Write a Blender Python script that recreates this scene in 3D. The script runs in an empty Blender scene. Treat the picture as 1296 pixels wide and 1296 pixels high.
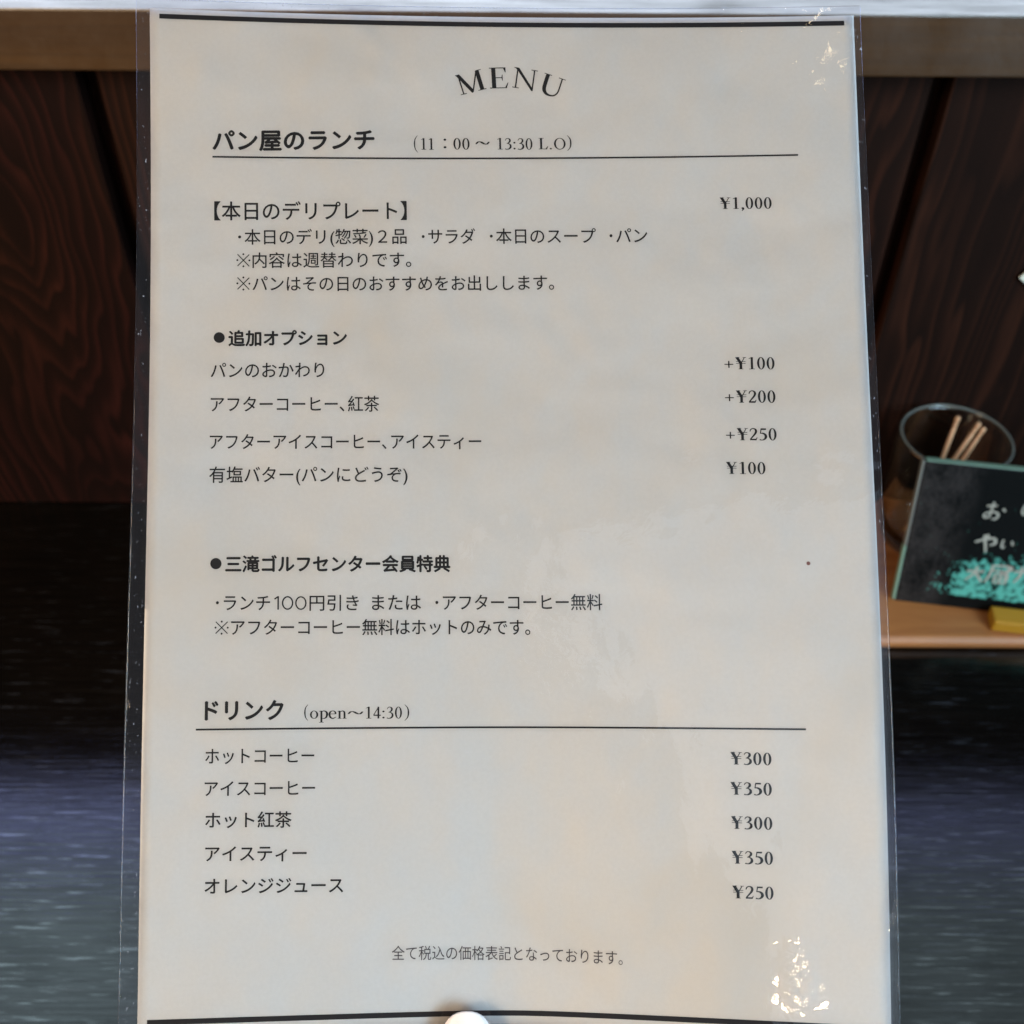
import bpy, bmesh, math, random
from mathutils import Vector, Matrix, Euler
from mathutils.geometry import tessellate_polygon
random.seed(4)
S = bpy.context.scene
R = math.radians

# ---------------------------------------------------------------- camera
CAM = Vector((0, 0, 0.53))
cam = bpy.data.cameras.new('camera'); cam.sensor_width = 36; cam.lens = 36
cam.clip_start = 0.01; cam.clip_end = 50
co = bpy.data.objects.new('camera', cam); S.collection.objects.link(co)
CROT = (Euler((R(90 - 43), 0, 0)).to_matrix() @ Matrix.Rotation(R(0.35), 3, 'Z'))
co.location = CAM; co.rotation_euler = CROT.to_euler()
cam.dof.use_dof = True; cam.dof.focus_distance = 0.296; cam.dof.aperture_fstop = 16.0
S.camera = co

# ---------------------------------------------------------------- world, lamps, exposure
W = bpy.data.worlds.new('World'); S.world = W; W.use_nodes = True
W.node_tree.nodes['Background'].inputs[0].default_value = (1.0, 0.90, 0.80, 1)
W.node_tree.nodes['Background'].inputs[1].default_value = 0.10
S.view_settings.view_transform = 'Standard'; S.view_settings.look = 'None'
S.view_settings.exposure = 0; S.view_settings.gamma = 1; S.view_settings.use_curve_mapping = False

def area(name, loc, target, sx, sy, radiance, col):
    L = bpy.data.lights.new(name, 'AREA'); L.shape = 'RECTANGLE'; L.size = sx; L.size_y = sy
    L.energy = radiance * math.pi * sx * sy; L.color = col
    o = bpy.data.objects.new(name, L); S.collection.objects.link(o); o.location = loc
    o.rotation_euler = (Vector(target) - Vector(loc)).to_track_quat('-Z', 'Y').to_euler()
    return o
# window over the sill: lights the sill top, is mirrored in the counter
for nm, x, w, k in (('left', -0.62, 1.5, 1.0), ('right', 0.80, 1.3, 0.50)):
    area('window_light_foot_' + nm, (x, 0.745, 0.472), (x, -1, 0.472), w, 0.155, 2.2 * (k + 1) / 2, (0.74, 0.86, 1.0))
    area('window_light_low_' + nm, (x, 0.745, 0.707), (x, -1, 0.707), w, 0.310, 3.5 * k, (0.42, 0.51, 1.0))
    area('window_light_high_' + nm, (x, 0.745, 1.38), (x, -1, 1.38), w, 1.02, 2.5 * k, (0.60, 0.82, 0.92))
# room side: added cool panel right, added warm panel left, and the opposite window
area('cool_fill', (0.82, -0.42, 0.70), (0.06, 0.22, 0.30), 0.7, 0.7, 13.2, (0.56, 0.83, 1.0))
area('room_window', (0.9, -1.45, 1.35), (0.1, 0.22, 0.33), 1.5, 2.0, 0.80, (0.70, 0.86, 1.0))
area('warm_fill', (-0.80, -0.44, 0.80), (-0.05, 0.22, 0.36), 0.7, 0.7, 13.2, (1.0, 0.76, 0.485))
def bulb(loc, r, radiance, col):
    L = bpy.data.lights.new('pendant_bulb', 'POINT'); L.shadow_soft_size = r
    L.energy = radiance * 4 * math.pi ** 2 * r * r; L.color = col
    o = bpy.data.objects.new('pendant_bulb', L); S.collection.objects.link(o); o.location = loc
BULBS = [((0.272, -1.424, 0.945), 0.022, 230), ((0.380, -0.187, 2.024), 0.007, 20)]
for l, r, rad in BULBS: bulb(l, r, rad, (1.0, 0.74, 0.42))

# ---------------------------------------------------------------- helpers
def obj(name, me, mats=None, parent=None, label=None, cat=None, group=None, kind=None, smooth=False):
    if isinstance(me, bmesh.types.BMesh):
        b = me; me = bpy.data.meshes.new(name); b.to_mesh(me); b.free()
    me.name = name
    o = bpy.data.objects.new(name, me); S.collection.objects.link(o)
    if mats is not None:
        me.materials.clear()
        for m in (mats if isinstance(mats, (list, tuple)) else [mats]): me.materials.append(m)
    if parent:
        me.transform(Matrix.Translation(-parent.location)) if parent.rotation_euler.z == 0 else me.transform(parent.matrix_basis.inverted())
        o.parent = parent
    if label: o['label'] = label
    if cat: o['category'] = cat
    if group: o['group'] = group
    if kind: o['kind'] = kind
    if smooth:
        for p in me.polygons: p.use_smooth = True
    return o
def empty(name, loc, label, cat, rz=0):
    o = bpy.data.objects.new(name, None); S.collection.objects.link(o); o.location = loc
    o.rotation_euler = (0, 0, rz); o.empty_display_size = 0.02
    o['label'] = label; o['category'] = cat
    return o
def box(bm, x0, x1, y0, y1, z0, z1, bev=0.0, seg=2):
    r = bmesh.ops.create_cube(bm, size=1.0)
    for v in r['verts']:
        v.co = Vector(((x0 + x1) / 2 + v.co.x * (x1 - x0), (y0 + y1) / 2 + v.co.y * (y1 - y0), (z0 + z1) / 2 + v.co.z * (z1 - z0)))
    if bev:
        es = list({e for v in r['verts'] for e in v.link_edges})
        bmesh.ops.bevel(bm, geom=es, offset=bev, segments=seg, profile=0.5, affect='EDGES', clamp_overlap=True)

class N:                                            # tiny node-graph builder
    def __init__(s, name):
        s.m = bpy.data.materials.new(name); s.m.use_nodes = True; s.t = s.m.node_tree
        s.bsdf = s.t.nodes['Principled BSDF']; s.out = s.t.nodes['Material Output']
    def n(s, typ, ins=None, **at):
        d = s.t.nodes.new(typ)
        for k, v in at.items(): setattr(d, k, v)
        for k, v in (ins or {}).items():
            if hasattr(v, 'is_output'): s.t.links.new(v, d.inputs[k])
            else: d.inputs[k].default_value = v
        return d
    def p(s, **kw):
        for k, v in kw.items():
            k = k.replace('_', ' ')
            if hasattr(v, 'is_output'): s.t.links.new(v, s.bsdf.inputs[k])
            else: s.bsdf.inputs[k].default_value = v
    def coords(s, scale=(1, 1, 1), loc=(0, 0, 0), rot=(0, 0, 0)):
        c = s.n('ShaderNodeNewGeometry')
        return s.n('ShaderNodeMapping', {0: c.outputs['Position'], 1: loc, 2: rot, 3: scale}).outputs[0]
    def noise(s, vec, scale, detail=3, rough=0.5, dist=0.0):
        return s.n('ShaderNodeTexNoise', {'Vector': vec, 'Scale': scale, 'Detail': detail, 'Roughness': rough, 'Distortion': dist}).outputs['Fac']
    def ramp(s, fac, stops, interp='LINEAR'):
        r = s.n('ShaderNodeValToRGB', {0: fac}); e = r.color_ramp.elements; r.color_ramp.interpolation = interp
        while len(e) < len(stops): e.new(0.5)
        for q, (p, c) in zip(e, stops):
            q.position = p; q.color = (c, c, c, 1) if isinstance(c, (int, float)) else (*c, 1)
        return r.outputs[0]
    def math(s, op, a, b=0.0, c=0.0):
        return s.n('ShaderNodeMath', {0: a, 1: b, 2: c}, operation=op).outputs[0]
    def mix(s, f, a, b):
        d = s.n('ShaderNodeMix', data_type='RGBA')
        for i, v in ((0, f), (6, a), (7, b)):
            if hasattr(v, 'is_output'): s.t.links.new(v, d.inputs[i])
            else: d.inputs[i].default_value = v if i == 0 else (*v, 1)
        return d.outputs[2]
    def bump(s, h, strength, dist, normal=None):
        ins = {'Height': h, 'Strength': strength, 'Distance': dist}
        if normal is not None: ins['Normal'] = normal
        return s.n('ShaderNodeBump', ins).outputs[0]

# ---------------------------------------------------------------- materials
def mat_wall():
    g = N('dark_stained_pine'); P = g.coords()
    sx = g.n('ShaderNodeSeparateXYZ', {0: P}); X, Z = sx.outputs[0], sx.outputs[2]
    warp = g.noise(g.coords((5, 1, 2.2)), 2.2, 2, .5)
    warp2 = g.noise(g.coords((30, 1, 7)), 1.2, 2, .5)
    # growth rings round a knot in the plank on the left, long straight grain elsewhere
    drift = g.noise(g.coords((26, 1, .8), (2, 0, 0)), 1.0, 2, .6); amp = g.noise(g.coords((45, 1, 3), (0, 0, 4)), 1.0, 3, .6)
    dx = g.math('ADD', X, .304); dz = g.math('MULTIPLY', g.math('ADD', Z, -.235), .22)
    rad = g.math('SQRT', g.math('ADD', g.math('MULTIPLY', dx, dx), g.math('MULTIPLY', dz, dz)))
    left = g.math('ADD', g.math('MULTIPLY', rad, 130), g.math('ADD', g.math('MULTIPLY', drift, 5), g.math('ADD', g.math('MULTIPLY', warp2, 2.2), g.math('MULTIPLY', warp, 13))))
    straight = g.math('ADD', g.math('MULTIPLY', X, 95), g.math('ADD', g.math('ADD', g.math('MULTIPLY', drift, 9), g.math('MULTIPLY', warp, 5)), g.math('MULTIPLY', warp2, 1.2)))
    sel = g.math('LESS_THAN', X, -.236)
    ph = g.math('ADD', g.math('MULTIPLY', left, sel), g.math('MULTIPLY', straight, g.math('SUBTRACT', 1.0, sel)))
    ring = g.math('FRACT', ph)
    band = g.ramp(ring, [(0, 0.0), (.45, 0.25), (.8, 1.0), (.9, .75), (1.0, 0.0)])
    fib = g.noise(g.coords((220, 1, 9)), 1.0, 3, .6)
    patch = g.noise(g.coords((9, 1, 5)), 1.0, 3, .5)
    f = g.math('MULTIPLY', band, g.ramp(patch, [(.3, .35), (.7, 1.0)]))
    f = g.math('MULTIPLY', f, g.math('MULTIPLY', g.ramp(fib, [(.3, .5), (.7, 1.0)]), g.ramp(amp, [(.30, .35), (.60, 1.0)])))
    f = g.math('MULTIPLY', f, g.ramp(g.math('MULTIPLY', rad, 10), [(.04, 0), (.09, 1)]))
    c1 = g.mix(f, (.0058, .0020, .0017), (.0350, .0084, .0066))
    red = g.math('MULTIPLY', g.noise(g.coords((6, 1, 4), (3, 0, 1)), 1.0, 2), 1.0)
    c2 = g.mix(f, (.0080, .0030, .0018), (.0400, .0122, .0060))
    g.p(Base_Color=g.mix(g.ramp(red, [(.4, 0), (.6, 1)]), c1, c2), Roughness=.7, Specular_IOR_Level=.08, Normal=g.bump(ring, .15, .0006))
    return g.m
def mat_plain(name, col, rough=.5, spec=.5, **kw):
    g = N(name); g.p(Base_Color=(*col, 1), Roughness=rough, Specular_IOR_Level=spec, **kw); return g.m
def mat_board():
    g = N('brown_sill_board')
    a = g.noise(g.coords((6, 40, 160)), 1.0, 4, .6, .6); b = g.noise(g.coords((2.2, 3, 14)), 1.0, 3)
    c = g.mix(g.ramp(a, [(.3, 0), (.7, 1)]), (.037, .0170, .0045), (.074, .0335, .0078))
    c = g.mix(g.ramp(b, [(.35, 0), (.7, .6)]), c, (.034, .016, .009))
    st = g.noise(g.coords((16, 120, 10)), 1.0, 5, .7)
    # paler colour on upward faces stands in for window light on the top
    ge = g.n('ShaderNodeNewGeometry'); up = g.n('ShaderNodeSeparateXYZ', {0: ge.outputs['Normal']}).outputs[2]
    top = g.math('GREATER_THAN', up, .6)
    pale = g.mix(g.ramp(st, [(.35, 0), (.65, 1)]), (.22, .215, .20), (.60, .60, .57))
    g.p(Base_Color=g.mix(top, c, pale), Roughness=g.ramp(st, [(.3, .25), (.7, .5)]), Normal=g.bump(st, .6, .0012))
    return g.m
def mat_counter():
    g = N('black_glossy_counter')
    s1 = g.noise(g.coords((10, 520, 1)), 1.0, 4, .62)
    s2 = g.noise(g.coords((34, 380, 1), (4, 2, 0)), 1.0, 3, .6)
    s3 = g.noise(g.coords((5, 9, 1)), 1.0, 2, .5)
    c = g.mix(g.ramp(s1, [(.35, 0), (.7, 1)]), (.0012, .0010, .0009), (.0045, .0034, .0026))
    s4 = g.noise(g.coords((18, 430, 1), (1, 7, 0)), 1.0, 5, .7); s5 = g.noise(g.coords((38, 620, 1), (2, 3, 0), (0, 0, .02)), 1.0, 3, .6)
    spec = g.math('ADD', g.ramp(s4, [(.36, .48), (.52, .62), (.66, .78)]), g.math('MULTIPLY', g.ramp(s5, [(.585, 0), (.68, 1.0)]), 1.1))
    spec = g.math('MULTIPLY', spec, g.ramp(g.noise(g.coords((11, 5, 1), (6, 1, 0)), 1.0, 2, .5), [(.3, .62), (.7, 1.0)]))
    fleck = g.math('MULTIPLY', g.ramp(s2, [(.60, 0), (.70, 1)]), g.ramp(s3, [(.35, .2), (.65, 1)]))
    c = g.mix(g.math('MULTIPLY', fleck, .5), c, (.045, .048, .060))
    rough = g.math('ADD', g.ramp(s1, [(.3, .05), (.7, .13)]), g.math('MULTIPLY', s3, .05))
    h = g.math('ADD', s1, g.math('MULTIPLY', s2, .8))
    g.p(Base_Color=c, Roughness=rough, Specular_IOR_Level=spec, Normal=g.bump(h, .3, .00025))
    return g.m
def mat_paper():
    g = N('white_printer_paper')
    f = g.noise(g.coords((900, 900, 900)), 1.0, 3, .6)
    st = g.noise(g.coords((17, 17, 17), (1.3, .2, .5)), 1.0, 3, .5, .4)
    c = g.mix(g.ramp(f, [(.3, 0), (.7, 1)]), (.745, .728, .705), (.775, .758, .735))
    c = g.mix(g.ramp(st, [(.54, 0), (.74, .50)]), c, (.715, .665, .60))
    wv = g.noise(g.coords((30, 30, 30), (4, 1, 2)), 1.0, 2, .5)
    g.p(Base_Color=c, Roughness=.8, Specular_IOR_Level=.25, Normal=g.bump(wv, .6, .0062))
    return g.m
def mat_film(edge=False):
    g = N('laminate_film_edge' if edge else 'clear_laminate_film')
    g.t.nodes.remove(g.bsdf)
    big = g.noise(g.coords((38, 38, 38)), 1.0, 2, .5)
    mid = g.noise(g.coords((150, 150, 150), (2, 5, 1)), 1.0, 3, .55, .6)
    scr = g.noise(g.coords((1300, 500, 900), rot=(.4, .3, .7)), 1.0, 2, .5)
    nrm = g.bump(g.math('ADD', big, g.math('MULTIPLY', mid, .05)), .5, .0016)
    at = g.n('ShaderNodeAttribute', attribute_name='ripple')   # wrinkled spots of the film
    mg = g.n('ShaderNodeAttribute', attribute_name='margin').outputs['Fac']   # beyond the paper the two films are fused and scuffed
    rip = g.math('MULTIPLY', g.noise(g.coords((230, 520, 230), rot=(.2, .5, .9)), 1.0, 2, .5, 1.0), at.outputs['Fac'])
    nrm = g.bump(rip, 1.0, .0007, nrm)
    fr = g.n('ShaderNodeFresnel', {0: 1.5, 1: nrm}).outputs[0]
    gl = g.n('ShaderNodeBsdfGlossy', {'Color': (.9, .93, 1, 1), 'Roughness': .025, 'Normal': nrm})
    tr = g.n('ShaderNodeBsdfTransparent', {0: (.97, .97, .985, 1)})
    m1 = g.n('ShaderNodeMixShader', {0: g.math('MULTIPLY', fr, g.math('SUBTRACT', 1.25, g.math('MULTIPLY', mg, .85))), 1: tr.outputs[0], 2: gl.outputs[0]})
    # fine scuffs of dull plastic
    sc = g.math('MULTIPLY', g.ramp(scr, [(.695, 0), (.78, .30)]), mg)
    df = g.n('ShaderNodeBsdfDiffuse', {0: (.62, .68, .85, 1)})
    amt = .22 if edge else g.math('ADD', sc, .006)
    m2 = g.n('ShaderNodeMixShader', {0: amt, 1: m1.outputs[0], 2: df.outputs[0]})
    g.t.links.new(m2.outputs[0], g.out.inputs[0])
    return g.m
def mat_skin():
    g = N('skin'); f = g.noise(g.coords((300, 300, 300)), 1.0, 3)
    g.p(Base_Color=g.mix(f, (.56, .30, .22), (.66, .38, .29)), Roughness=.45, Subsurface_Weight=.15, Subsurface_Radius=(.004, .0015, .0008), Subsurface_Scale=1.0)
    return g.m
def mat_tray():
    g = N('orange_brown_wood')
    a = g.noise(g.coords((14, 130, 60)), 1.0, 4, .6, .5); b = g.noise(g.coords((20, 18, 10)), 1.0, 2)
    c = g.mix(g.ramp(a, [(.3, 0), (.7, 1)]), (.26, .092, .027), (.40, .160, .050))
    c = g.mix(g.ramp(b, [(.35, 0), (.7, .5)]), c, (.33, .105, .035))
    g.p(Base_Color=c, Roughness=.42)
    return g.m
def mat_slab():
    # worn black panel: grey smears on the left, turquoise paint showing through low on the right
    g = N('worn_black_panel'); tc = g.n('ShaderNodeTexCoord').outputs['Object']
    s = g.n('ShaderNodeSeparateXYZ', {0: tc}); X, Z = s.outputs[0], s.outputs[2]
    def nz(sc, loc, d=4, r=.6): return g.noise(g.n('ShaderNodeMapping', {0: tc, 1: loc, 3: sc}).outputs[0], 1.0, d, r)
    n1 = nz((260, 1, 200), (0, 0, 0)); n2 = nz((60, 1, 45), (3, 0, 5), 2)
    n3 = nz((420, 1, 300), (7, 0, 1), 3)
    # turquoise patch: x from .024, z below .052 (panel coordinates)
    mx = g.ramp(g.math('ADD', g.math('MULTIPLY', X, 10), g.math('MULTIPLY', Z, -2.0)), [(.10, 0), (.34, 1)])
    mz = g.ramp(g.math('MULTIPLY', Z, 10), [(.10, 0), (.115, 1), (.36, 1), (.52, 0)])
    q = g.math('ADD', g.math('MULTIPLY', g.math('MULTIPLY', mx, mz), .40), g.math('MULTIPLY', n1, 1.25))
    q = g.math('ADD', q, g.math('MULTIPLY', n2, .45))
    q = g.math('ADD', q, g.math('MULTIPLY', n3, .55))
    teal = g.ramp(g.math('MULTIPLY', q, .5), [(.690, 0), (.775, 1)])
    gm = g.ramp(g.math('MULTIPLY', X, 10), [(.03, .9), (.22, .7), (.34, 0)])
    grey = g.math('MULTIPLY', gm, g.ramp(g.math('ADD', g.math('MULTIPLY', n2, .6), g.math('MULTIPLY', n3, .5)), [(.42, 0), (.62, .9)]))
    c = g.mix(grey, (.003, .0032, .0032), (.036, .029, .028))
    c = g.mix(teal, c, g.mix(n3, (.085, .36, .285), (.22, .60, .46))) if False else g.mix(teal, c, (.095, .37, .30))
    g.p(Base_Color=c, Roughness=g.math('ADD', g.math('MULTIPLY', grey, .3), .48), Specular_IOR_Level=.12)
    return g.m
M_wall = mat_wall(); M_groove = mat_plain('groove_shadow_board', (.007, .0035, .003), .8, .1)
M_board = mat_board(); M_counter = mat_counter(); M_paper = mat_paper()
M_ink = mat_plain('black_toner', (.010, .009, .010), .6, .25); M_inkgrey = mat_plain('grey_violet_toner', (.075, .062, .070), .6, .25)
M_bar = mat_plain('dark_printed_bar', (.013, .011, .013), .6, .25)
M_film = mat_film(); M_fedge = mat_film(True); M_skin = mat_skin()
M_nail = mat_plain('pale_nail', (.66, .59, .60), .22, .5, Coat_Weight=.3)
M_tray = mat_tray(); M_slab = mat_slab()
M_edge = mat_plain('pale_green_slab_edge', (.19, .29, .22), .4); M_edgegrey = mat_plain('grey_slab_edge', (.20, .19, .17), .4)
M_cream = mat_plain('cream_paint', (.38, .345, .29), .6)
M_yellow = mat_plain('yellow_painted_wood', (.40, .185, .010), .45)
M_pick = mat_plain('pale_toothpick_wood', (.66, .35, .19), .6)
M_card = mat_plain('cream_card', (.70, .66, .55), .7)
g = N('clear_glass'); g.p(Base_Color=(.96, .99, .975, 1), Roughness=.0, Transmission_Weight=1.0, IOR=1.62); M_glass = g.m
g = N('rim_highlight_glass'); g.p(Base_Color=(.42, .43, .40, 1), Roughness=.18, Transmission_Weight=.70, IOR=1.5, Specular_IOR_Level=.8); M_rim = g.m  # whitish colour puts a highlight into the glass edge
M_speck = mat_plain('brown_speck', (.20, .055, .03), .6)
# ---------------------------------------------------------------- the setting: counter, panelled wall, sill
bm = bmesh.new(); box(bm, -1.6, 1.6, -0.6, 0.62, -0.04, 0.0)
obj('counter', bm, M_counter, label='dark glossy stained counter the menu is held above', cat='counter')['kind'] = 'structure'
WD = 0.575
bm = bmesh.new()
xs = [-1.18, -0.944, -0.708, -0.472, -0.236, 0.0, 0.236, 0.472, 0.708, 0.944, 1.18]
for a, b in zip(xs, xs[1:]): box(bm, a + .0055, b - .0055, WD, WD + .02, 0.0005, 0.331, .0015)
n0 = len(bm.faces); box(bm, -1.18, 1.18, WD + .014, WD + .03, 0.0005, 0.3305)
bm.faces.ensure_lookup_table()
for f in bm.faces[n0:]: f.material_index = 1
obj('plank_wall', bm, [M_wall, M_groove], label='dark reddish brown wall of upright pine planks under the sill', cat='wall')
bm = bmesh.new(); box(bm, -1.6, 1.6, -.098, .098, -.0155, .0155, .0012, 2)
bmesh.ops.transform(bm, matrix=Matrix.Translation((0, .548 + .098, .3475)) @ Matrix.Rotation(R(-.25), 4, 'Z'), verts=bm.verts)
obj('window_sill', bm, M_board, label='brown wooden sill board with a shiny top coloured pale for window light above the planks', cat='window sill')

# ---------------------------------------------------------------- menu sheet geometry (mm on the sheet -> world)
def sheet(s, t, lift=0.0):
    tau = t / 290.1; u = s / 105.0; k = min(max(tau, 0), 1)
    Ze = .3055 - .0202 * tau + .0012 * math.sin(2 * math.pi * tau)
    au = (math.sqrt(u * u + .02) - math.sqrt(.02)) / (math.sqrt(1.02) - math.sqrt(.02))
    p = 1 - ((1 - k ** 3) * u * u + k ** 3 * au)
    Z = Ze + (.0034 + .0040 * k * k) * p
    Xc = (-13 + 16 * (1 - (1 - k) ** 2)) / 1296 * Ze
    X = Xc + .105 * u; Y = -.14695 + .29011 * tau + u * 4.6 / 1296 * Ze
    Z -= lift
    return CAM + CROT @ Vector((X, -Y, -Z))
menu = empty('menu', sheet(0, 293), 'laminated white paper lunch menu with Japanese text held upright above the counter', 'menu')
def slab(s0, s1, t0, t1, l0, l1, ns, nt, rim=None, marg=None):
    """closed thin sheet following the bend; s0..t1 may be callables of the running parameter"""
    bm = bmesh.new(); G = []
    rs = [i / ns for i in range(ns + 1)]; rt = [j / nt for j in range(nt + 1)]
    if rim: rs = [0, rim / 210] + rs[1:-1] + [1 - rim / 210, 1]; rt = [0, rim / 290] + rt[1:-1] + [1 - rim / 290, 1]
    for l in (l0, l1):
        rows = []
        for b in rt:
            row = []
            for a in rs:
                t = t0 + (t1 - t0) * b
                A = s0(t) if callable(s0) else s0; B = s1(t) if callable(s1) else s1
                row.append(bm.verts.new(sheet(A + (B - A) * a, t, l)))
                if marg is not None: marg.append(1.0 if abs(A + (B - A) * a) > 105.3 or t < -2.6 or t > 293.5 else 0.0)
            rows.append(row)
        G.append(rows)
    nu, nv = len(rs), len(rt)
    for j in range(nv - 1):
        for i in range(nu - 1):
            e = 1 if rim and (i in (0, nu - 2) or j in (0, nv - 2)) else 0
            f = bm.faces.new((G[1][j][i], G[1][j + 1][i], G[1][j + 1][i + 1], G[1][j][i + 1])); f.material_index = e; f.smooth = True
            f = bm.faces.new((G[0][j][i], G[0][j][i + 1], G[0][j + 1][i + 1], G[0][j + 1][i])); f.material_index = e; f.smooth = True
    def side(p):
        for (j, i), (j2, i2) in zip(p, p[1:]):
            f = bm.faces.new((G[0][j][i], G[0][j2][i2], G[1][j2][i2], G[1][j][i])); f.material_index = 1 if rim else 0
    side([(0, i) for i in range(nu)][::-1]); side([(nv - 1, i) for i in range(nu)])
    side([(j, 0) for j in range(nv)]); side([(j, nu - 1) for j in range(nv)][::-1])
    return bm
obj('paper_sheet', slab(-105, 105, -2.3, 293.2, -.00006, .00006, 64, 90), M_paper, menu, smooth=False)
# laminate pouch: a front and a back film, joined round the rim
def L_(t): return -109.0 - 1.3 * max(0, min(1, (t - 60) / 235))
def R_(t): return 107.0 + .5 * max(0, min(1, t / 290))
MARG = []
bm = slab(L_, R_, -5.2, 297.0, -.00025, .00025, 150, 150, rim=.45, marg=MARG)
fm = bpy.data.meshes.new('laminate_film'); bm.to_mesh(fm); bm.free()
film = obj('laminate_film', fm, [M_film, M_fedge], menu)
at = fm.attributes.new('ripple', 'FLOAT', 'POINT')
spots = [(80, 276, 6, 13, .34), (105, 3, 4, 5, .35), (107, 255, 2.5, 12, .35), (107, 60, 2.5, 9, .3), (-107.5, 205, 2, 9, .3), (-107.5, 262, 2, 12, .25), (8, 185, 22, 20, .16), (-40, 215, 22, 16, .14), (80, 190, 24, 22, .10)]
sp3 = [(sheet(a, b) - menu.location, sa / 1000, sb / 1000, w) for a, b, sa, sb, w in spots]
dn = CROT @ Vector((0, -1, 0)); rt_ = CROT @ Vector((1, 0, 0))
for v in fm.vertices:
    r = 0
    for c, sa, sb, w in sp3:
        d = v.co - c; q = (d.dot(rt_) / sa) ** 2 + (d.dot(dn) / sb) ** 2
        r = max(r, w * max(0, 1 - q))
    at.data[v.index].value = r
mg = fm.attributes.new('margin', 'FLOAT', 'POINT')
for v in fm.vertices: mg.data[v.index].value = MARG[v.index]

# text tables: kind, words, left, right, centre line at left and right (mm on the sheet), em, weight
CJK=[
 ('heading','パン屋のランチ',-86.87,-39.18,37.28,35.72,6.82,2.7),
 ('line','【本日のデリプレート】',-86.55,-29.78,58.55,57.20,6.09,1),
 ('line','･本日のデリ(惣菜)２品',-79.63,-29.90,66.24,65.00,5.04,.6),
 ('line','･サラダ',-25.35,-9.44,65.05,64.71,5.07,.6),
 ('line','･本日のスープ',-5.05,26.55,64.66,64.27,5.07,.6),
 ('line','･パン',30.67,41.84,64.25,64.09,5.07,.6),
 ('line','内容は週替わりです。',-75.44,-28.63,73.15,72.04,5.03,.6),
 ('line','パンはその日のおすすめをお出しします。',-75.45,13.75,80.16,78.47,5.02,.6),
 ('heading','追加オプション',-82.34,-47.97,96.71,95.85,5.00,2.7),
 ('line','パンのおかわり',-87.48,-54.54,106.33,105.57,5.10,.6),
 ('line','アフターコーヒー､紅茶',-87.38,-38.48,116.30,115.45,5.08,.6),
 ('line','アフターアイスコーヒー､アイスティー',-87.53,-8.58,127.34,126.22,5.06,.6),
 ('line','有塩バター(パンにどうぞ)',-87.56,-30.29,136.99,136.20,5.16,.6),
 ('heading','三滝ゴルフセンター会員特典',-82.53,-18.06,162.76,162.15,5.13,2.7),
 ('line','･ランチ',-85.12,-69.87,173.85,173.79,4.99,.6),
 ('line','円引き',-58.56,-44.48,173.73,173.65,4.99,.6),
 ('line','または',-40.61,-26.53,173.56,173.46,5.04,.6),
 ('line','･アフターコーヒー無料',-22.30,26.06,173.43,172.83,5.05,.6),
 ('line','アフターコーヒー無料はホットのみです。',-80.74,5.11,180.86,180.31,4.98,.6),
 ('heading','ドリンク',-87.64,-65.86,204.27,204.23,6.30,2.7),
 ('line','ホットコーヒー',-87.45,-56.98,217.09,217.07,4.93,.6),
 ('line','アイスコーヒー',-87.51,-56.68,226.12,226.18,4.92,.6),
 ('line','ホット紅茶',-87.21,-63.24,234.91,234.98,4.91,1),
 ('line','アイスティー',-87.10,-58.97,244.23,244.42,4.91,1),
 ('line','オレンジジュース',-87.16,-48.64,253.20,253.50,4.90,1.2),
 ('note','全て税込の価格表記となっております。',-34.83,30.85,272.75,273.68,4.38,0),
]
SERIF=[
 ('line','※',-80.18,-76.09,75.34,71.11,1),
 ('line','※',-80.18,-76.10,82.32,78.10,1),
 ('line','※',-85.42,-81.43,182.92,178.93,1),
 ('line','IQQ',-68.70,-59.42,175.75,171.90,1),
 ('hours','(',-27.27,-26.09,39.48,34.30,0.9),
 ('hours','11',-25.12,-21.34,38.61,35.11,0.95),
 ('hours',':',-18.37,-17.54,38.14,35.12,0.95),
 ('hours','00',-15.42,-10.56,38.41,34.91,0.95),
 ('hours','~',-8.87,-4.48,36.80,35.84,0.95),
 ('hours','13:30',-2.26,8.29,38.22,34.75,0.95),
 ('hours','L.O',10.19,18.24,38.06,34.63,0.95),
 ('hours',')',18.70,20.01,38.48,33.77,0.9),
 ('hours','(',-59.88,-58.76,207.25,202.68,0.9),
 ('hours','open',-58.25,-47.86,206.70,203.35,0.95),
 ('hours','~',-47.55,-43.04,205.48,204.59,0.95),
 ('hours','14:30',-42.37,-32.02,206.67,203.31,0.95),
 ('hours',')',-31.29,-29.94,207.26,202.66,0.9),
 ('price','¥1,000',63.69,78.90,56.08,52.58,1.05),
 ('price','+¥100',63.43,78.00,104.25,100.64,1.05),
 ('price','+¥200',63.29,77.90,114.18,110.53,1.05),
 ('price','+¥250',63.18,77.81,125.26,121.69,1.05),
 ('price','¥100',62.95,74.25,135.19,131.67,1.05),
 ('price','¥300',61.96,73.44,218.36,214.85,1.12),
 ('price','¥350',61.81,73.35,226.84,223.29,1.12),
 ('price','¥300',61.82,73.32,236.40,232.86,1.12),
 ('price','¥350',61.83,73.32,246.11,242.54,1.12),
 ('price','¥250',61.88,73.32,255.78,252.24,1.12),
]

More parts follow.
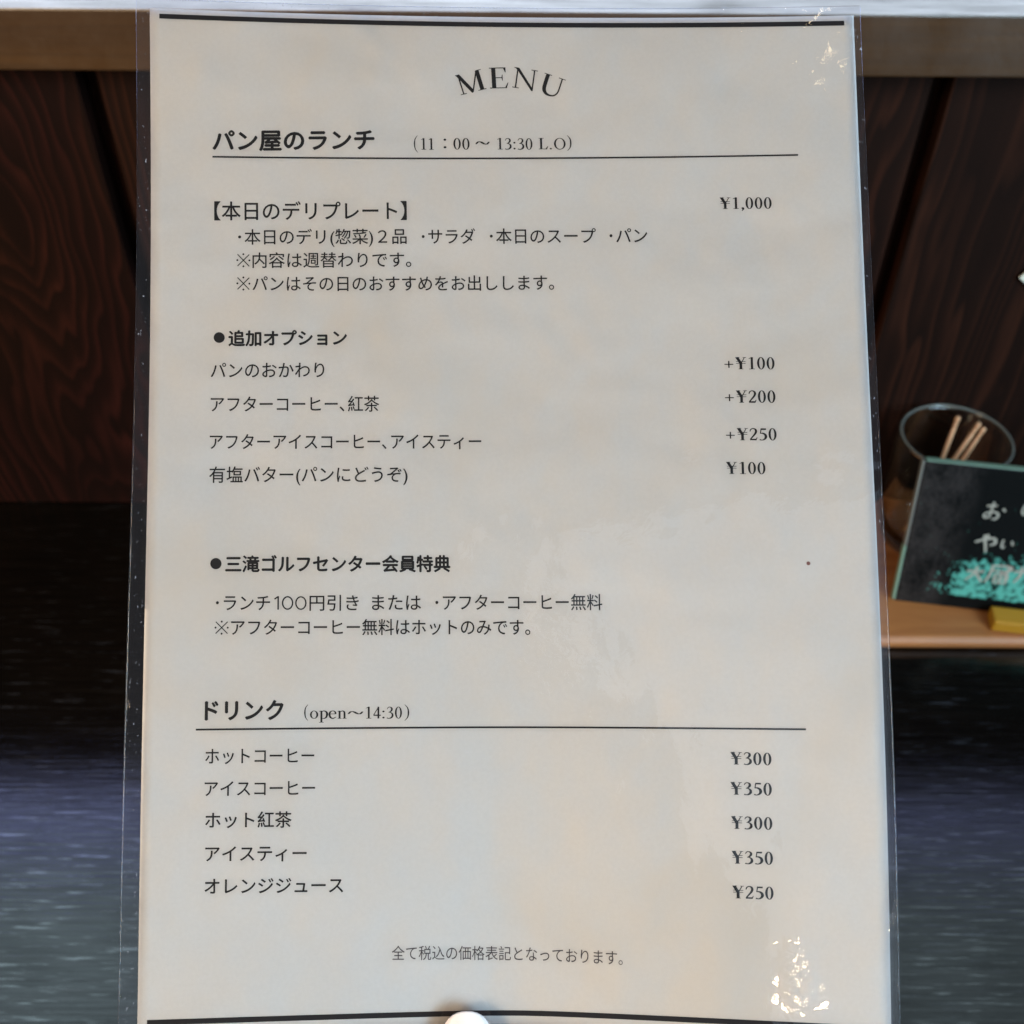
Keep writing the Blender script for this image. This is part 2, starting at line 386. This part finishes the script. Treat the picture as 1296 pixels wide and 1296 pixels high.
# ---------------------------------------------------------------- printing
LIFT = .00010
def printed(name, polys, mat, lift=LIFT):
    """polys: list of lists of (s, t) triangles/quads in mm"""
    bm = bmesh.new()
    for k, pl in enumerate(polys):
        vs = [bm.verts.new(sheet(a, b, lift)) for a, b in pl]
        try: bm.faces.new(vs)
        except ValueError: pass
    bmesh.ops.recalc_face_normals(bm, faces=bm.faces)
    return obj(name, bm, mat, menu)
def strip(path, w):
    out = []
    for (a, b), (c, d) in zip(path, path[1:]): out.append([(a, b - w / 2), (a, b + w / 2), (c, d + w / 2), (c, d - w / 2)])
    return out
def curve3(p0, p1, p2, n=40):
    out = []
    for i in range(n + 1):
        x = p0[0] + (p2[0] - p0[0]) * i / n
        (x0, y0), (x1, y1), (x2, y2) = p0, p1, p2
        y = y0 * (x - x1) * (x - x2) / ((x0 - x1) * (x0 - x2)) + y1 * (x - x0) * (x - x2) / ((x1 - x0) * (x1 - x2)) + y2 * (x - x0) * (x - x1) / ((x2 - x0) * (x2 - x1))
        out.append((x, y))
    return out
printed('printed_bar', strip(curve3((-102.2, 0), (0, 0), (102.2, 0), 60), 1.45), M_bar)
printed('printed_bar', strip(curve3((-102.4, 290.3), (0, 290.1), (102.4, 290.1), 60), 1.5), M_bar)
printed('printed_rule', strip(curve3((-87.05, 42.2), (2.5, 40.9), (87.2, 39.83)), .52), M_bar)
printed('printed_rule', strip(curve3((-90.2, 209.65), (0.1, 208.98), (83.3, 208.0)), .52), M_bar)
def disc(cx, cy, r): return [[(cx + r * math.cos(a * math.pi / 14), cy + r * math.sin(a * math.pi / 14)) for a in range(28)]]
printed('printed_bullet', disc(-85.13, 96.53, 1.6), M_ink)
printed('printed_bullet', disc(-85.31, 162.67, 1.6), M_ink)
printed("food_speck", disc(85.5, 160.9, .55), M_speck, .00012)

def cjk(text):
    c = bpy.data.curves.new('type', 'FONT'); c.body = text; c.size = 1; c.dimensions = '2D'; c.fill_mode = 'FRONT'; c.resolution_u = 4
    o = bpy.data.objects.new('type', c); S.collection.objects.link(o)
    me = bpy.data.meshes.new_from_object(o.evaluated_get(bpy.context.evaluated_depsgraph_get()))
    vs = [(v.co.x, v.co.y) for v in me.vertices]; fs = [list(p.vertices) for p in me.polygons]
    bpy.data.objects.remove(o); bpy.data.curves.remove(c); bpy.data.meshes.remove(me)
    return vs, fs
def set_cjk(name, text, s0, s1, tl, tr, em, w, mat):
    vs, fs = cjk(text)
    x0 = min(v[0] for v in vs); x1 = max(v[0] for v in vs); k = (s1 - s0) / (x1 - x0)
    bm = bmesh.new()
    e = .022 * w * em / 2                              # bolder lines: the glyphs struck several times, a hair apart
    offs = [(0, 0)] + ([(e, 0), (-e, 0), (0, e), (0, -e)] if w else [])
    for q, (ox, oy) in enumerate(offs):
        V = []
        for x, y in vs:
            s = s0 + (x - x0) * k; t = tl + (tr - tl) * (s - s0) / (s1 - s0) - (y - .38) * em
            V.append(bm.verts.new(sheet(s + ox, t + oy, LIFT + q * 3e-6)))
        for f in fs:
            try: bm.faces.new([V[i] for i in f])
            except ValueError: pass
    bmesh.ops.recalc_face_normals(bm, faces=bm.faces)
    return obj(name, bm, mat, menu)
NAMES = {'heading': 'printed_heading', 'line': 'printed_line', 'note': 'printed_note', 'hours': 'printed_hours', 'price': 'printed_price'}
for k, tx, s0, s1, tl, tr, em, w in CJK:
    set_cjk(NAMES[k], tx, s0, s1, tl, tr, em, w, M_inkgrey if k == 'note' else M_ink)

# book-face roman letters and figures, drawn as pen strokes; cap height = 1
def stroke(pts, ws, n=6):
    if len(pts) == 2: P = list(zip(pts, ws))
    else:
        P = []
        ext = [pts[0]] + list(pts) + [pts[-1]]
        for i in range(len(pts) - 1):
            a, b, c, d = ext[i:i + 4]
            for j in range(n):
                u = j / n
                P.append((tuple(.5 * (2 * b[m] + (c[m] - a[m]) * u + (2 * a[m] - 5 * b[m] + 4 * c[m] - d[m]) * u * u + (3 * b[m] - a[m] - 3 * c[m] + d[m]) * u ** 3) for m in (0, 1)), ws[i] * (1 - u) + ws[i + 1] * u))
        P.append((pts[-1], ws[-1]))
    Lp, Rp = [], []
    for i, (p, w) in enumerate(P):
        a = P[max(i - 1, 0)][0]; b = P[min(i + 1, len(P) - 1)][0]
        dx, dy = b[0] - a[0], b[1] - a[1]; l = math.hypot(dx, dy) or 1
        Lp.append((p[0] - dy / l * w / 2, p[1] + dx / l * w / 2)); Rp.append((p[0] + dy / l * w / 2, p[1] - dx / l * w / 2))
    return [[Lp[i], Rp[i], Rp[i + 1], Lp[i + 1]] for i in range(len(P) - 1)]
def bx(x0, y0, x1, y1): return [[(x0, y0), (x1, y0), (x1, y1), (x0, y1)]]
def ringq(cx, cy, rx, ry, ix, iy, n=28):
    o = [(cx + rx * math.cos(2 * math.pi * i / n), cy + ry * math.sin(2 * math.pi * i / n)) for i in range(n + 1)]
    q = [(cx + ix * math.cos(2 * math.pi * i / n), cy + iy * math.sin(2 * math.pi * i / n)) for i in range(n + 1)]
    return [[o[i], o[i + 1], q[i + 1], q[i]] for i in range(n)]
def glyph(ch, b):
    """b = weight; returns polygons, advance"""
    w = lambda *a: [x * b for x in a]
    if ch == '0': return ringq(.25, .5, .235, .51, .235 - .125 * b, .51 - .05 * b), .56
    if ch == '1': return stroke([(.27, .02), (.27, 1.0)], w(.13, .13)) + stroke([(.08, .86), (.28, .985)], w(.03, .08)) + bx(.10, 0, .44, .045), .56
    if ch == '2': return stroke([(.06, .72), (.10, .88), (.23, .97), (.37, .90), (.41, .74), (.36, .55), (.22, .32), (.06, .07)], w(.05, .07, .07, .11, .13, .12, .09, .07)) + [[(.03, 0), (.42, 0), (.44, .12), (.06, .12)]] + [[(.42, 0), (.49, .24), (.45, .24), (.38, .10)]], .56
    if ch == '3': return stroke([(.06, .78), (.12, .92), (.24, .975), (.36, .89), (.37, .73), (.28, .59), (.16, .52)], w(.03, .06, .06, .11, .13, .09, .04)) + stroke([(.15, .535), (.30, .51), (.41, .38), (.41, .19), (.31, .06), (.16, .015), (.05, .06)], w(.03, .07, .12, .14, .11, .06, .10)), .56
    if ch == '4': return stroke([(.36, .98), (.03, .30)], w(.06, .06)) + bx(.02, .23, .50, .23 + .10) + stroke([(.345, 0), (.345, 1.0)], w(.12, .12)), .56
    if ch == '5': return bx(.13, .86, .44, .985) + stroke([(.155, .98), (.10, .55)], w(.06, .05)) + stroke([(.09, .57), (.24, .58), (.38, .47), (.42, .28), (.34, .10), (.19, .02), (.05, .06)], w(.05, .10, .14, .15, .11, .06, .10)), .56
    if ch == '¥': return stroke([(.11, .98), (.33, .48)], w(.17, .16)) + stroke([(.56, .98), (.35, .48)], w(.05, .05)) + stroke([(.33, 0), (.33, .52)], w(.15, .15)) + bx(.01, .955, .27, .995) + bx(.45, .955, .66, .995) + bx(.19, 0, .47, .045) + bx(.05, .62, .62, .665) + bx(.05, .46, .62, .505), .72
    if ch == '+': return bx(.04, .36, .56, .44) + bx(.26, .12, .34, .68), .68
    if ch == ',': return stroke([(.12, .10), (.15, .0), (.06, -.18)], w(.13, .11, .03)) + ringq(.11, .07, .075, .075, .001, .001), .28
    if ch == '.': return ringq(.12, .06, .07, .07, .001, .001), .30
    if ch == ':': return ringq(.12, .08, .075, .075, .001, .001) + ringq(.12, .60, .075, .075, .001, .001), .30
    if ch == '(': return stroke([(.30, 1.15), (.12, .85), (.07, .45), (.12, .05), (.30, -.25)], w(.03, .08, .11, .08, .03)), .34
    if ch == ')': return stroke([(.04, 1.15), (.22, .85), (.27, .45), (.22, .05), (.04, -.25)], w(.03, .08, .11, .08, .03)), .34
    if ch == '~': return stroke([(.0, .1), (.16, .8), (.36, .85), (.64, .2), (.84, .2), (1.0, .9)], w(.12, .20, .24, .24, .20, .12)), 1.0
    if ch == 'L': return stroke([(.17, .02), (.17, .98)], w(.14, .14)) + bx(.02, 0, .55, .05) + bx(.02, .955, .33, 1.0) + [[(.44, .04), (.55, .04), (.62, .28), (.58, .28)]], .66
    if ch == 'O': return ringq(.40, .5, .37, .515, .37 - .125 * b, .515 - .05 * b, 36), .80
    if ch == 'o': return ringq(.24, .335, .225, .345, .225 - .105 * b, .345 - .045 * b), .50
    if ch == 'p': return stroke([(.14, -.32), (.14, .66)], w(.11, .11)) + bx(.01, -.33, .27, -.285) + stroke([(.02, .60), (.14, .665)], w(.03, .06)) + stroke([(.14, .55), (.26, .655), (.40, .58), (.45, .36), (.39, .10), (.26, .01), (.14, .06)], w(.04, .07, .11, .13, .10, .06, .04)), .52
    if ch == 'e': return stroke([(.05, .40), (.41, .40)], w(.05, .05)) + stroke([(.40, .40), (.36, .58), (.24, .66), (.10, .56), (.06, .34), (.12, .10), (.26, .02), (.42, .15)], w(.10, .09, .05, .10, .12, .11, .09, .03)), .48
    if ch == 'n': return stroke([(.13, .02), (.13, .66)], w(.11, .11)) + stroke([(.02, .60), (.13, .665)], w(.03, .06)) + bx(.02, 0, .24, .045) + stroke([(.14, .53), (.26, .65), (.37, .60), (.40, .45), (.40, .02)], w(.04, .06, .10, .11, .11)) + bx(.29, 0, .51, .045), .54
    if ch == 'M': return stroke([(.17, .02), (.15, .96)], w(.05, .05)) + [[(.03, 1.0), (.21, 1.0), (.66, .10), (.60, -.02), (.55, -.02)]] + stroke([(.60, .0), (1.00, .98)], w(.05, .05)) + stroke([(1.04, .02), (1.03, .98)], w(.15, .15)) + bx(.02, .965, .18, 1.0) + bx(.98, .965, 1.22, 1.0) + bx(.03, 0, .31, .035) + bx(.85, 0, 1.23, .035), 1.26
    if ch == 'E': return stroke([(.20, .02), (.20, .98)], w(.145, .145)) + bx(.02, 0, .74, .04) + bx(.02, .96, .72, 1.0) + bx(.2, .49, .58, .53) + [[(.72, 1.0), (.72, .76), (.69, .76), (.62, .955)]] + [[(.66, .03), (.74, .03), (.81, .27), (.78, .27)]] + [[(.56, .66), (.58, .66), (.58, .36), (.56, .36), (.52, .51)]], .84
    if ch == 'N': return stroke([(.19, .02), (.19, .94)], w(.05, .05)) + [[(.03, 1.0), (.24, 1.0), (.97, .07), (.97, -.03), (.91, -.03), (.19, .86)]] + stroke([(.945, .0), (.945, .98)], w(.05, .05)) + bx(.02, .965, .2, 1.0) + bx(.80, .965, 1.09, 1.0) + bx(.04, 0, .34, .035), 1.1
    if ch == 'U': return stroke([(.20, .98), (.20, .40), (.24, .17), (.36, .03), (.54, -.01), (.72, .05), (.83, .20), (.86, .42), (.86, .98)], w(.14, .14, .14, .11, .075, .055, .05, .05, .05)) + bx(.03, .965, .38, 1.0) + bx(.70, .965, 1.02, 1.0), 1.05
    if ch == '※': return stroke([(.08, .92), (.92, .08)], [.07, .07]) + stroke([(.08, .08), (.92, .92)], [.07, .07]) + sum((ringq(x, y, .07, .07, .001, .001, 12) for x, y in ((.5, .93), (.5, .07), (.07, .5), (.93, .5))), []), 1.0
    if ch == 'I': return stroke([(.34, 0), (.34, 1.0)], [.105, .105]) + stroke([(.34, .97), (.08, .78)], [.10, .10]), .56
    if ch == 'Q': return ringq(.44, .5, .40, .51, .30, .41, 36), .93
    raise KeyError(ch)
for k, tx, s0, s1, tb, tt, b in SERIF:
    polys = []; x = 0
    for ch in tx:
        ps, adv = glyph(ch, b * 1.0)
        polys += [[(px + x, py) for px, py in p] for p in ps]; x += adv
    if tx in '()': lo, hi = -.25, 1.15
    elif tx == '~': lo, hi = 0, 1
    elif tx == ':': lo, hi = 0.0, .68
    elif tx == 'open': lo, hi = 0, 1.0
    else: lo, hi = 0, 1
    a = min(p[0] for q in polys for p in q); c = max(p[0] for q in polys for p in q)
    f = lambda p: (s0 + (p[0] - a) / (c - a) * (s1 - s0), tb + (tt - tb) * (p[1] - lo) / (hi - lo))
    printed(NAMES[k], [[f(p) for p in q] for q in polys], M_ink)
polys = []
for ch, cs, ct, rot, hgt in (('M', -9.80, 17.75, 15.0, 6.25), ('E', -1.33, 16.36, 2.0, 6.35), ('N', 6.49, 16.6, -9.0, 6.3), ('U', 14.69, 18.6, -19.0, 6.1)):
    ps, adv = glyph(ch, 1.22)
    xs_ = [p[0] for q in ps for p in q]; mx = (min(xs_) + max(xs_)) / 2
    wsc = {'M': 1.07, 'E': 1.12, 'N': 1.06, 'U': 1.10}[ch]
    cr, sr = math.cos(R(rot)), math.sin(R(rot))
    for q in ps:
        o = []
        for px, py in q:
            x = (px - mx) * hgt * wsc; y = (py - .5) * hgt
            o.append((cs + x * cr - y * sr, ct - (x * sr + y * cr)))
        polys.append(o)
tri = []
for q in polys:
    if len(q) > 4:
        for t3 in tessellate_polygon([[Vector((a, b, 0)) for a, b in q]]): tri.append([q[i] for i in t3])
    else: tri.append(q)
printed('printed_title', tri, M_ink)

# ---------------------------------------------------------------- the hand that holds the sheet
def hpt(a, b, n): return sheet(a, 293.2 + b, n / 1000)     # mm: right, down past the paper's foot, toward the viewer
def skin_mesh(chains, sub=2):
    vs, es, rs = [], [], []
    idx = {}
    for ch in chains:
        prev = None
        for key, p, r in ch:
            if key in idx: i = idx[key]
            else:
                i = len(vs); vs.append(p); rs.append(r); idx[key] = i
            if prev is not None: es.append((prev, i))
            prev = i
    me = bpy.data.meshes.new('sk'); me.from_pydata(vs, es, [])
    o = bpy.data.objects.new('sk', me); S.collection.objects.link(o)
    m = o.modifiers.new('skin', 'SKIN'); m.use_smooth_shade = True; m.branch_smoothing = .6
    for i, r in enumerate(rs):
        me.skin_vertices[0].data[i].radius = (r / 1000, r / 1000); me.skin_vertices[0].data[i].use_root = (i == 0)
    s = o.modifiers.new('sub', 'SUBSURF'); s.levels = sub; s.render_levels = sub
    out = bpy.data.meshes.new_from_object(o.evaluated_get(bpy.context.evaluated_depsgraph_get()))
    bpy.data.objects.remove(o); return out
TA = -13.3
ch = [
 [('wr', hpt(30, 190, 30), 25), ('pa', hpt(24, 140, 14), 24), ('pm', hpt(24, 105, -10), 21)],
 [('wr', hpt(30, 190, 30), 25), ('fa', hpt(40, 280, 80), 30), ('fb', hpt(50, 380, 150), 36)],
 [('pa', hpt(24, 140, 14), 24), ('t1', hpt(2, 100, 22), 15), ('t2', hpt(-10, 48, 16), 10), ('t3', hpt(TA, 17, 7.5), 8.4), ('t4', hpt(TA, 5, 5.0), 5.4), ('t5', hpt(TA, -1.0, 4.4), 3.6)],
]
for nm, a0, a1, ln in (('i', 0, -16, -4), ('m', 18, 6, -8), ('r', 36, 27, -4), ('l', 52, 46, 6)):
    ch.append([('pm', hpt(24, 105, -10), 21), (nm + 'k', hpt(a0, 84, -24), 11.5), (nm + 'p', hpt((a0 + a1) / 2, 46, -34), 9.6), (nm + 'd', hpt(a1, 20, -22), 8.6), (nm + 't', hpt(a1, ln, -10.5), 7.6)])
hand = obj('person', skin_mesh(ch), M_skin, label='bare hand pinching the foot of the laminated menu, only its pale thumb tip in view', cat='person', smooth=True)
# thumb nail: a curved plate with its white free edge at the tip
bm = bmesh.new(); rows = []
for j in range(13):
    v = (j / 12) ** 1.9; row = []
    b = -6.7 + 17.5 * v
    hw = 7.0 * math.sqrt(max(0, 1 - (1 - min(1, v / .42)) ** 2)) * 1.0 + .15
    for i in range(13):
        u = (i / 12 - .5) * 2
        n = 8.4 + 2.6 * min(1, v * 1.4) - 3.2 * (u * hw / 7) ** 2 - 6.0 * max(0, .25 - v) 
        row.append((TA + u * hw, b, n))
    rows.append(row)
for l in (0, .55):
    pass
V0 = [[bm.verts.new(hpt(*p)) for p in r] for r in rows]
V1 = [[bm.verts.new(hpt(p[0], p[1], p[2] - .7)) for p in r] for r in rows]
for j in range(12):
    for i in range(12):
        bm.faces.new((V0[j][i], V0[j + 1][i], V0[j + 1][i + 1], V0[j][i + 1])); bm.faces.new((V1[j][i], V1[j][i + 1], V1[j + 1][i + 1], V1[j + 1][i]))
rim = [(0, i) for i in range(13)] + [(j, 12) for j in range(1, 13)] + [(12, i) for i in range(11, -1, -1)] + [(j, 0) for j in range(11, -1, -1)]
for (a, b), (c, d) in zip(rim, rim[1:]): bm.faces.new((V0[a][b], V0[c][d], V1[c][d], V1[a][b]))
bmesh.ops.recalc_face_normals(bm, faces=bm.faces)
obj('thumb_nail', bm, M_nail, hand, smooth=True)

# ---------------------------------------------------------------- wooden tray with tumbler, picks and lettered panel
TZ = .0105
bm = bmesh.new(); box(bm, .17, .56,   .436, .574, .0, TZ, .0048, 4)
obj('tray', bm, M_tray, label='orange brown wooden board lying on the counter under the black panel', cat='tray')

A0 = Vector((.2614, .4700, TZ)); ang = math.atan2(-.009, .058); lean = math.atan2(.020, .106)
PH, PT, PW = .1090, .0055, .150
slabm = Matrix.Translation(A0) @ Matrix.Rotation(ang, 4, 'Z') @ Matrix.Rotation(-lean, 4, 'X')
panel = bpy.data.objects.new('lettered_panel', None); S.collection.objects.link(panel)
panel.matrix_world = slabm; panel['label'] = 'black panel with turquoise patches and cream brush lettering leaning on the tray'; panel['category'] = 'sign'
panel.empty_display_size = .02
def pchild(name, bm, mats, smooth=False):
    if name != 'brush_letter':
        for v in bm.verts: v.co.x -= .056 * v.co.z * (1 if v.co.x < .1 else 0)      # the left side is cut a little aslant
    me = bpy.data.meshes.new(name); bm.to_mesh(me); bm.free()
    o = bpy.data.objects.new(name, me); S.collection.objects.link(o)
    for m in (mats if isinstance(mats, list) else [mats]): me.materials.append(m)
    o.parent = panel
    if smooth:
        for p in me.polygons: p.use_smooth = True
    return o
bm = bmesh.new(); box(bm, 0, PW, 0, PT, 0.0008, PH, .0007)
pchild('panel_body', bm, M_slab)
bm = bmesh.new()
box(bm, -.0022, -.0002, .0002, PT - .0002, .0015, .045, .0006); box(bm, -.0018, -.0002, .0004, PT - .0004, .0455, PH, .0005)
for f in bm.faces:
    if f.calc_center_median().z > .0452: f.material_index = 1
box(bm, .0006, PW, .0002, PT - .0002, PH + .0001, PH + .0007, .0003)
pchild('panel_edging', bm, [M_edge, M_edgegrey])
def letters(strokes, lift=-.0004):
    bm = bmesh.new()
    for k, (pts, ws) in enumerate(strokes):
        for q in stroke(pts, ws):
            bm.faces.new([bm.verts.new((x, lift - k * 2e-5, z)) for x, z in q])
    bmesh.ops.recalc_face_normals(bm, faces=bm.faces)
    return bm
def at_(ox, oz, h, sts, wd=.13): return [([(ox + x * h, oz + z * h) for x, z in p], [w * h * wd / .13 for w in ws]) for p, ws in sts]
OO = [([(.05, .72), (.55, .80)], [.14, .12]), ([(.33, 1.0), (.33, .35), (.28, .08), (.08, .06), (.08, .26), (.40, .42), (.72, .30), (.66, .02), (.46, .0)], [.11, .13, .13, .12, .11, .12, .14, .13, .09]), ([(.86, .66), (1.0, .5)], [.15, .12])]
II = [([(.10, .86), (.08, .35), (.22, .12), (.32, .3)], [.14, .15, .14, .08]), ([(.72, .80), (.86, .42)], [.15, .13])]
YA = [([(.0, .50), (.35, .68), (.80, .80), (.92, .55), (.70, .40)], [.12, .14, .14, .15, .10]), ([(.46, 1.0), (.56, .78)], [.13, .12]), ([(.34, .95), (.62, .0)], [.15, .12])]
DAI = [([(.0, .62), (.95, .70)], [.14, .13]), ([(.50, 1.0), (.42, .5), (.05, .0)], [.15, .14, .09]), ([(.48, .58), (.95, .0)], [.13, .16])]
TOD = [([(.10, .95), (.95, .98), (.93, .70)], [.12, .13, .12]), ([(.16, .70), (.92, .70)], [.10, .10]), ([(.14, .95), (.12, .4), (.0, .0)], [.14, .14, .10]), ([(.36, .5), (.38, .02)], [.11, .11]), ([(.36, .5), (.90, .5), (.90, .02)], [.11, .11, .11]), ([(.38, .26), (.9, .26)], [.09, .09]), ([(.38, .04), (.9, .04)], [.10, .10]), ([(.63, .64), (.63, .04)], [.10, .10])]
KE = [([(.12, .95), (.06, .45), (.14, .05)], [.15, .15, .13]), ([(.38, .66), (.95, .72)], [.13, .13]), ([(.70, 1.0), (.72, .45), (.52, .0)], [.15, .15, .09])]
LET = [(.0374, .0731, .0125, OO, .11), (.0591, .0772, .0100, II, .11), (.0380, .0478, .0135, YA, .12), (.0540, .0512, .0085, II, .14), (.0390, .0245, .0115, DAI, .12), (.0520, .0245, .0140, TOD, .11), (.0630, .0265, .0130, KE, .12)]

for ox, oz, h, g_, wd in LET: pchild('brush_letter', letters(at_(ox, oz, h, g_, wd)), M_cream)

bm = bmesh.new(); box(bm, 0, .09, -.016, -.0012, 0, .0095, .0015)
blk = obj('wooden_block', bm, M_yellow, label='small yellow painted block in front of the black panel', cat='block')
blk.location = slabm @ Vector((.0595, -.001, 0)); blk.location.z = TZ; blk.rotation_euler.z = ang

def lathe(bm, prof, n=64, c=(0, 0, 0)):
    rings = []
    for r, z in prof:
        if r < 1e-6: rings.append([bm.verts.new((c[0], c[1], c[2] + z))])
        else: rings.append([bm.verts.new((c[0] + r * math.cos(2 * math.pi * i / n), c[1] + r * math.sin(2 * math.pi * i / n), c[2] + z)) for i in range(n)])
    for a, b in zip(rings, rings[1:]):
        for i in range(n):
            j = (i + 1) % n
            if len(a) == 1: bm.faces.new((a[0], b[i], b[j]))
            elif len(b) == 1: bm.faces.new((a[i], a[j], b[0]))
            else: bm.faces.new((a[i], a[j], b[j], b[i]))
    bmesh.ops.recalc_face_normals(bm, faces=bm.faces)
GC = Vector((.2957, .5335, TZ + .0003))
bm = bmesh.new()
lathe(bm, [(r_, z_ * .9) for r_, z_ in [(0, 0), (.024, 0), (.0275, .0015), (.0305, .010), (.0365, .035), (.0385, .055), (.0380, .080), (.0366, .0985), (.0367, .0998), (.0363, .1009), (.0354, .1014), (.0345, .1009), (.0341, .0998), (.0343, .0985), (.0362, .080), (.0368, .055), (.0348, .035), (.0285, .012), (.025, .0075), (0, .0065)]], 72, GC)
tumbler = obj('glass_tumbler', bm, M_glass, label='clear glass tumbler holding toothpicks behind the black panel', cat='tumbler', smooth=True)
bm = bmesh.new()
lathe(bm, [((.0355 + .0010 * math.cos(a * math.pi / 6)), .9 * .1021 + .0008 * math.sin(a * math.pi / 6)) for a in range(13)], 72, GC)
obj('rim', bm, M_rim, tumbler, smooth=True)  # ring added so the tumbler's edge shows a light line
def pick(p, q, r=.00145):
    bm = bmesh.new(); d = q - p; L = d.length
    prof = [(0, 0), (.0002, .0005), (r, .009), (r, L - .0085), (r * .72, L - .0080), (r * .72, L - .0074), (r, L - .0069), (r, L - .0055), (r * .72, L - .005), (r * .72, L - .0044), (r * 1.12, L - .0038), (r * 1.12, L - .0006), (r * .8, L), (0, L)]
    lathe(bm, prof, 14)
    bmesh.ops.transform(bm, matrix=Matrix.Translation(p) @ d.to_track_quat('Z', 'Y').to_matrix().to_4x4(), verts=bm.verts)
    return bm
PK = [((0.2877, 0.5269, 0.02), (0.2988, 0.5468, 0.1102)), ((0.2793, 0.527, 0.02), (0.3147, 0.5468, 0.1049)), ((0.2841, 0.5222, 0.02), (0.3192, 0.5468, 0.1009))]
labs = ['wooden toothpick standing apart from the other two in the glass', 'wooden toothpick touching its neighbour, nearer the lone toothpick', 'wooden toothpick farthest from the lone one in the glass']
for (p, q), lb in zip(PK, labs):
    obj('toothpick', pick(Vector(p), Vector(q)), M_pick, label=lb, cat='toothpick', group='toothpicks in the glass tumbler', smooth=True)

bm = bmesh.new(); box(bm, 0, .03, 0, .0015, 0, .03, .0002)
cd = obj('paper_card', bm, M_card, label='cream card on the planks, just its corner in the picture', cat='card')
cd.rotation_euler = (0, R(38), 0); cd.location = (.3175, WD - .0035, .2005)
